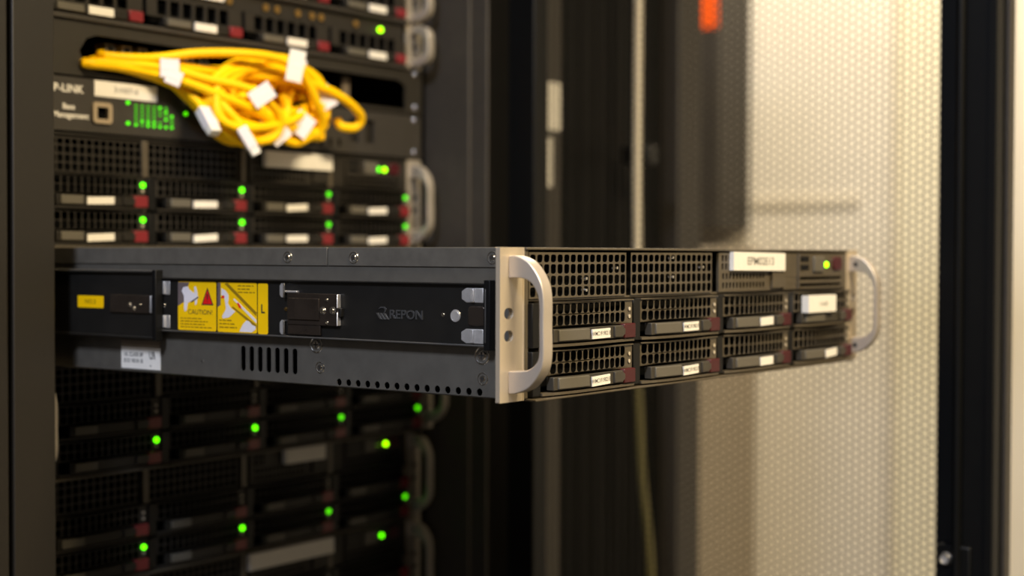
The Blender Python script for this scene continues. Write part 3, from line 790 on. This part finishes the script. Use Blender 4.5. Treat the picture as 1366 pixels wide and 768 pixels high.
lc = MB().box(WX - 0.30, WX - 0.002, 1.2184, 1.60, 0.0, ZB + 0.08, 'cabinet').box(WX - 0.31, WX - 0.002, 1.212, 1.61, ZB + 0.08, ZB + 0.10, 'cabinet').build('low_cabinet', None, 0.004)
tag(lc, 'tan cabinet standing below the dark wall cabinet at the far wall', 'cabinet')

# ================================================================= yellow patch cables
GRP = 'yellow patch cables'
def cable(pxs, r, label, flags=(), plug=None):
    pts = [(x, y, z + ZB) for x, y, z in pxs]
    path = catmull(pts, 6)
    root = MB().tube(path, r, 'cord', 10).build('patch_cable')
    tag(root, label, 'cable', GRP)
    for (t, w, h, rot, m_) in flags:
        i = min(int(t * (len(path) - 1)), len(path) - 2)
        p = Vector(path[i]); d = (Vector(path[i + 1]) - p).normalized()
        w *= 1.3; h *= 1.25
        f = MB().box(-w / 2, w / 2, -0.0006, 0.0006, -h / 2, h / 2, m_).cyl((0, 0), r * 1.25, -w * .35, w * .35, m_, lambda u, v, ww: (ww, u + r, v), 12)
        o = f.build('label_flag', root, 0.0003)
        o.location = p + Vector((-0.5, -0.8, 0)).normalized() * (r * 1.6)
        o.rotation_euler = (0, math.radians(rot), math.radians(-28))
    if plug:
        p = Vector(path[-1]); d = (p - Vector(path[-4])).normalized()
        q = MB().box(-0.0055, 0.0055, -0.0045, 0.0045, 0.0, 0.020, 'labelwhite').box(-0.0050, 0.0050, -0.004, 0.004, 0.018, 0.026, 'white')
        o = q.build('plug', root, 0.001)
        o.location = p; o.rotation_euler = d.to_track_quat('Z', 'Y').to_euler()
    return root
RC_ = 0.0037
# paths in metres, heights measured from the underside of the drawn-out server
cable([(-0.0972, 0.52, 0.2526), (-0.1486, 0.47, 0.2414), (-0.1342, 0.4594, 0.2398), (-0.1036, 0.455, 0.2427), (-0.0727, 0.4432, 0.2487), (-0.0395, 0.427, 0.251), (-0.0059, 0.419, 0.2502), (0.0148, 0.4146, 0.2424), (0.0291, 0.4134, 0.2289), (0.0405, 0.4146, 0.2137), (0.0506, 0.419, 0.2015), (0.0514, 0.4252, 0.19), (0.0377, 0.4301, 0.1854), (0.0261, 0.4351, 0.1901), (0.0237, 0.4363, 0.207), (0.0292, 0.4363, 0.2271)],
      0.00389, 'uppermost yellow patch cable arching over the bundle with a cream flag', [(0.46, 0.011, 0.022, 10, 'white')], False)
cable([(-0.1126, 0.52, 0.2435), (-0.1683, 0.466, 0.2326), (-0.1453, 0.4594, 0.2321), (-0.1079, 0.4546, 0.2295), (-0.0803, 0.441, 0.2226), (-0.055, 0.4239, 0.2115), (-0.0259, 0.419, 0.2023), (-0.0077, 0.419, 0.1922), (-0.014, 0.4215, 0.1818), (-0.0345, 0.427, 0.1795), (-0.049, 0.4314, 0.1887), (-0.0422, 0.4332, 0.2081), (-0.0166, 0.4332, 0.2241)],
      0.00389, 'lowest yellow patch cable leaving the panel opening', [(0.3, 0.01, 0.01, 20, 'labelwhite')], False)
cable([(-0.1049, 0.52, 0.2468), (-0.1589, 0.468, 0.2349), (-0.1313, 0.4584, 0.2346), (-0.0963, 0.4499, 0.2339), (-0.0712, 0.4331, 0.2272), (-0.0398, 0.4177, 0.2211), (-0.0177, 0.414, 0.2102), (-0.0043, 0.4153, 0.1974), (-0.0077, 0.419, 0.1833), (-0.0267, 0.4227, 0.1785), (-0.0413, 0.427, 0.1853), (-0.0401, 0.4301, 0.2018)],
      0.0037, 'yellow patch cable running through the middle of the bundle', [(0.28, 0.012, 0.012, 0, 'labelwhite'), (0.5, 0.016, 0.012, -35, 'labelwhite')], False)
cable([(-0.1011, 0.52, 0.2459), (-0.1515, 0.472, 0.2371), (-0.1152, 0.4596, 0.2339), (-0.0776, 0.4486, 0.2258), (-0.0627, 0.4335, 0.2139), (-0.0575, 0.4239, 0.2026), (-0.051, 0.4202, 0.1949), (-0.0475, 0.4177, 0.1882)],
      0.00389, 'yellow patch cable ending in a pale plug that hangs lowest', [], True)
cable([(-0.0933, 0.52, 0.248), (-0.1411, 0.474, 0.239), (-0.1065, 0.4608, 0.2398), (-0.0662, 0.4506, 0.2369), (-0.02, 0.4388, 0.2356), (0.0191, 0.4289, 0.2348), (0.0545, 0.4227, 0.2304), (0.0755, 0.419, 0.2234), (0.0932, 0.419, 0.2148), (0.1039, 0.4215, 0.2069), (0.1013, 0.4264, 0.1988), (0.0888, 0.4314, 0.1988), (0.0881, 0.4363, 0.2051)],
      0.00407, 'yellow patch cable in a hook shaped loop reaching farthest right', [], False)
cable([(-0.0972, 0.52, 0.2444), (-0.144, 0.476, 0.2364), (-0.1097, 0.4608, 0.2285), (-0.0818, 0.4531, 0.2196), (-0.0728, 0.4432, 0.2099), (-0.072, 0.4368, 0.2022)],
      0.0037, 'short yellow patch cable with a white plug at the left of the bundle', [], True)
cable([(-0.0894, 0.52, 0.2471), (-0.1374, 0.474, 0.2381), (-0.1032, 0.4601, 0.234), (-0.0509, 0.4401, 0.226), (-0.065, 0.4394, 0.2128), (-0.0612, 0.4335, 0.2), (-0.0407, 0.4275, 0.1886), (-0.013, 0.4262, 0.1841), (0.0176, 0.4268, 0.1912), (0.0489, 0.4291, 0.2072), (0.063, 0.4325, 0.2231), (0.0511, 0.4358, 0.2347), (0.0271, 0.4382, 0.2436), (-0.0007, 0.4388, 0.2483), (-0.0339, 0.4375, 0.243), (-0.059, 0.4372, 0.2286), (-0.0652, 0.4345, 0.2125), (-0.0591, 0.427, 0.2006), (-0.0435, 0.4231, 0.1936), (-0.0173, 0.4217, 0.1902), (0.0175, 0.4223, 0.1927), (0.0426, 0.4247, 0.2043), (0.0479, 0.428, 0.2216), (0.0418, 0.4314, 0.236), (0.0258, 0.4337, 0.2422), (-0.005, 0.4344, 0.2412), (-0.0384, 0.433, 0.2364), (-0.0572, 0.4312, 0.2272), (-0.064, 0.4286, 0.2122), (-0.0653, 0.4237, 0.1965), (-0.0524, 0.4186, 0.1884), (-0.0216, 0.4172, 0.1903), (0.0091, 0.4179, 0.1972), (0.0301, 0.4202, 0.2067)],
      0.0037, 'front-most yellow coil of the bundle', [(0.3, 0.017, 0.016, -30, 'labelwhite'), (0.62, 0.014, 0.016, 35, 'labelwhite')], False)
cable([(-0.0894, 0.52, 0.2471), (-0.1374, 0.474, 0.2381), (-0.1032, 0.4601, 0.234), (0.0433, 0.4459, 0.2459), (0.0156, 0.4464, 0.2513), (-0.0156, 0.445, 0.247), (-0.0331, 0.4419, 0.232), (-0.0398, 0.4377, 0.2123), (-0.0418, 0.4335, 0.1966), (-0.0298, 0.4304, 0.1885), (-0.0015, 0.429, 0.1857), (0.0263, 0.4295, 0.1881), (0.044, 0.4318, 0.1997), (0.0577, 0.4351, 0.2202), (0.0612, 0.4384, 0.2393), (0.0417, 0.4407, 0.2473), (0.0105, 0.4412, 0.2454), (-0.015, 0.4398, 0.2395), (-0.0363, 0.4366, 0.2286), (-0.0533, 0.4331, 0.2109), (-0.054, 0.4283, 0.192), (-0.0331, 0.4252, 0.1815), (-0.0066, 0.4238, 0.1827), (0.0186, 0.4243, 0.1914), (0.046, 0.4266, 0.2039), (0.0637, 0.4299, 0.2204), (0.0554, 0.4332, 0.239), (0.0308, 0.4355, 0.252), (0.0054, 0.436, 0.2525), (-0.0227, 0.4346, 0.2409), (-0.0504, 0.4314, 0.2249), (-0.0597, 0.4287, 0.2101), (-0.051, 0.4231, 0.1949), (-0.0335, 0.42, 0.1808)],
      0.0037, 'tall yellow coil in the middle of the bundle', [(0.46, 0.013, 0.014, 20, 'labelwhite'), (0.68, 0.014, 0.01, -40, 'labelwhite')], False)
cable([(-0.0894, 0.52, 0.2471), (-0.1374, 0.474, 0.2381), (-0.1032, 0.4601, 0.234), (0.0411, 0.4511, 0.2459), (0.0191, 0.4491, 0.2389), (0.0057, 0.4456, 0.2239), (0.0048, 0.4414, 0.2069), (0.0095, 0.4375, 0.1942), (0.0191, 0.4349, 0.1879), (0.0379, 0.4342, 0.1873), (0.0582, 0.4354, 0.1928), (0.0685, 0.4382, 0.2058), (0.0708, 0.4417, 0.2236), (0.069, 0.4448, 0.2386), (0.0572, 0.4466, 0.2445), (0.036, 0.4466, 0.2419), (0.0179, 0.4446, 0.2345), (0.0075, 0.441, 0.2226), (0.0003, 0.4368, 0.2061), (-0.0001, 0.4329, 0.1904), (0.0129, 0.4303, 0.1828), (0.0327, 0.4296, 0.1853), (0.0487, 0.4309, 0.1943), (0.062, 0.4337, 0.2069), (0.0723, 0.4371, 0.2228), (0.0693, 0.4402, 0.2388), (0.052, 0.4421, 0.248), (0.0327, 0.442, 0.2462), (0.0158, 0.44, 0.2353), (-0.0012, 0.4365, 0.2206), (-0.0107, 0.4323, 0.2059), (-0.0047, 0.4284, 0.1923), (0.0107, 0.4258, 0.1821), (0.0272, 0.4251, 0.1805), (0.0461, 0.4263, 0.19), (0.0646, 0.4291, 0.2062), (0.0699, 0.4326, 0.2218), (0.0599, 0.4357, 0.2342), (0.0452, 0.4375, 0.2432), (0.028, 0.4375, 0.2456)],
      0.0037, 'tight yellow coil at the right of the bundle', [(0.2, 0.014, 0.012, -20, 'labelwhite')], False)
cable([(-0.0894, 0.52, 0.2471), (-0.1374, 0.474, 0.2381), (-0.1032, 0.4601, 0.234), (-0.0494, 0.4452, 0.1981), (-0.0457, 0.4404, 0.1881), (-0.0291, 0.438, 0.1845), (-0.0047, 0.4379, 0.1857), (0.0129, 0.4397, 0.193), (0.0221, 0.4427, 0.2079), (0.0271, 0.4461, 0.2259), (0.0206, 0.4488, 0.2377), (-0.0011, 0.4499, 0.2392), (-0.0247, 0.4492, 0.2343), (-0.0413, 0.4469, 0.226), (-0.0534, 0.4448, 0.213), (-0.0597, 0.4417, 0.1962), (-0.0532, 0.4358, 0.1828), (-0.0335, 0.4326, 0.1793), (-0.0128, 0.4324, 0.185), (0.0062, 0.4342, 0.1954), (0.024, 0.4372, 0.2088), (0.0285, 0.4406, 0.2247), (0.0139, 0.4433, 0.2387), (-0.0077, 0.4445, 0.2441), (-0.0285, 0.4437, 0.2383), (-0.0495, 0.4423, 0.2252), (-0.0637, 0.4415, 0.2111), (-0.064, 0.437, 0.1977), (-0.0544, 0.4292, 0.1847), (-0.0376, 0.4271, 0.1766), (-0.0168, 0.427, 0.1789), (0.0074, 0.4287, 0.1919), (0.0209, 0.4318, 0.2082), (0.0165, 0.4352, 0.2218)],
      0.0037, 'yellow coil at the lower left of the bundle', [(0.55, 0.012, 0.016, 40, 'labelwhite')], False)
cable([(-0.0894, 0.52, 0.2471), (-0.1374, 0.474, 0.2381), (-0.1032, 0.4601, 0.234), (0.0706, 0.4525, 0.2378), (0.0576, 0.4552, 0.2472), (0.0269, 0.4564, 0.2526), (-0.0098, 0.4556, 0.2499), (-0.0357, 0.4532, 0.2388), (-0.0491, 0.4506, 0.2241), (-0.0538, 0.447, 0.2119), (-0.0442, 0.4412, 0.2043), (-0.0144, 0.4389, 0.2005), (0.0194, 0.4388, 0.2009), (0.0465, 0.4405, 0.209), (0.0672, 0.4436, 0.2245), (0.0736, 0.4469, 0.2394), (0.0547, 0.4496, 0.2464), (0.0205, 0.4508, 0.2465), (-0.0123, 0.45, 0.2435), (-0.0406, 0.4477, 0.2362), (-0.0598, 0.4468, 0.2233), (-0.0623, 0.4431, 0.2089), (-0.0471, 0.4354, 0.2), (-0.0182, 0.4334, 0.1998), (0.0131, 0.4332, 0.2047), (0.0464, 0.435, 0.2128), (0.0692, 0.438, 0.2248), (0.0661, 0.4414, 0.2392)],
      0.0037, 'rearmost yellow coil of the bundle', [], False)
cable([(-0.0894, 0.52, 0.2471), (-0.1374, 0.474, 0.2381), (-0.1032, 0.4601, 0.234), (-0.0392, 0.4417, 0.182), (-0.0226, 0.441, 0.1835), (-0.0084, 0.4422, 0.1875), (0.0017, 0.445, 0.1944), (0.0092, 0.4484, 0.2048), (0.008, 0.4515, 0.2148), (-0.0052, 0.4533, 0.2186), (-0.0221, 0.4532, 0.2159), (-0.0362, 0.4513, 0.2099), (-0.0481, 0.4491, 0.2025), (-0.0558, 0.446, 0.1934), (-0.0535, 0.4414, 0.184), (-0.0426, 0.4368, 0.1781), (-0.0282, 0.436, 0.1793), (-0.0133, 0.4373, 0.1861), (0.0018, 0.44, 0.195), (0.0084, 0.4434, 0.2038), (0.0015, 0.4465, 0.2122), (-0.0118, 0.4483, 0.2184), (-0.0264, 0.4482, 0.2188), (-0.043, 0.4468, 0.212), (-0.0559, 0.4453, 0.2021), (-0.059, 0.4416, 0.1934), (-0.0545, 0.4359, 0.1862), (-0.0461, 0.4318, 0.1804), (-0.0322, 0.4311, 0.1784), (-0.0145, 0.4323, 0.1832), (-0.0024, 0.435, 0.1931), (-0.0014, 0.4385, 0.2031), (-0.0065, 0.4415, 0.2099), (-0.0158, 0.4433, 0.2139)],
      0.0037, 'small yellow coil hanging lowest at the left of the bundle', [], False)
cable([(-0.0894, 0.52, 0.2471), (-0.1374, 0.474, 0.2381), (-0.1032, 0.4601, 0.234), (0.061, 0.446, 0.19), (0.075, 0.4483, 0.199), (0.0867, 0.4516, 0.2085), (0.0881, 0.4549, 0.2177), (0.075, 0.4572, 0.2253), (0.0563, 0.4578, 0.228), (0.039, 0.4564, 0.2233), (0.022, 0.4533, 0.2131), (0.0097, 0.4492, 0.2027), (0.0108, 0.445, 0.1948), (0.0233, 0.4419, 0.1887), (0.0389, 0.4405, 0.1851), (0.0564, 0.4411, 0.1874), (0.0752, 0.4434, 0.1966), (0.085, 0.4467, 0.2081), (0.0798, 0.45, 0.2165), (0.067, 0.4523, 0.2211), (0.0513, 0.4529, 0.2232), (0.0314, 0.4515, 0.2211), (0.0134, 0.4483, 0.2133), (0.007, 0.4442, 0.2023), (0.011, 0.4401, 0.193), (0.0195, 0.4369, 0.1884), (0.0339, 0.4355, 0.188), (0.0541, 0.4361, 0.1906), (0.0695, 0.4384, 0.1969), (0.0738, 0.4417, 0.2071), (0.0715, 0.445, 0.2177), (0.0636, 0.4473, 0.2234), (0.0463, 0.4479, 0.2224), (0.0261, 0.4465, 0.2174)],
      0.0037, 'small yellow coil hanging lowest at the right of the bundle', [], False)
cable([(-0.0894, 0.52, 0.2471), (-0.1374, 0.474, 0.2381), (-0.1032, 0.4601, 0.234), (-0.0197, 0.4544, 0.2264), (-0.0358, 0.451, 0.2147), (-0.0425, 0.4471, 0.2008), (-0.0388, 0.4426, 0.1908), (-0.0175, 0.4399, 0.1876), (0.0135, 0.4391, 0.1889), (0.0405, 0.4403, 0.1937), (0.0602, 0.443, 0.2039), (0.0711, 0.4464, 0.2186), (0.0632, 0.4494, 0.2305), (0.0362, 0.4512, 0.2335), (0.0048, 0.4511, 0.2293), (-0.0219, 0.449, 0.222), (-0.0435, 0.446, 0.2123), (-0.0528, 0.4431, 0.1999), (-0.0449, 0.4371, 0.1878), (-0.0207, 0.4345, 0.1824), (0.0072, 0.4337, 0.1855), (0.0362, 0.4349, 0.1944), (0.0617, 0.4376, 0.2055), (0.069, 0.4409, 0.2174), (0.0538, 0.444, 0.2288), (0.0284, 0.4457, 0.2358), (-0.0004, 0.4456, 0.2336), (-0.0311, 0.4435, 0.2232), (-0.0518, 0.4416, 0.2109), (-0.0549, 0.4374, 0.2002), (-0.0448, 0.4317, 0.1905), (-0.0252, 0.429, 0.1828), (0.0029, 0.4282, 0.1817), (0.0348, 0.4294, 0.19)],
      0.0037, 'wide yellow coil in the lower middle of the bundle', [], False)
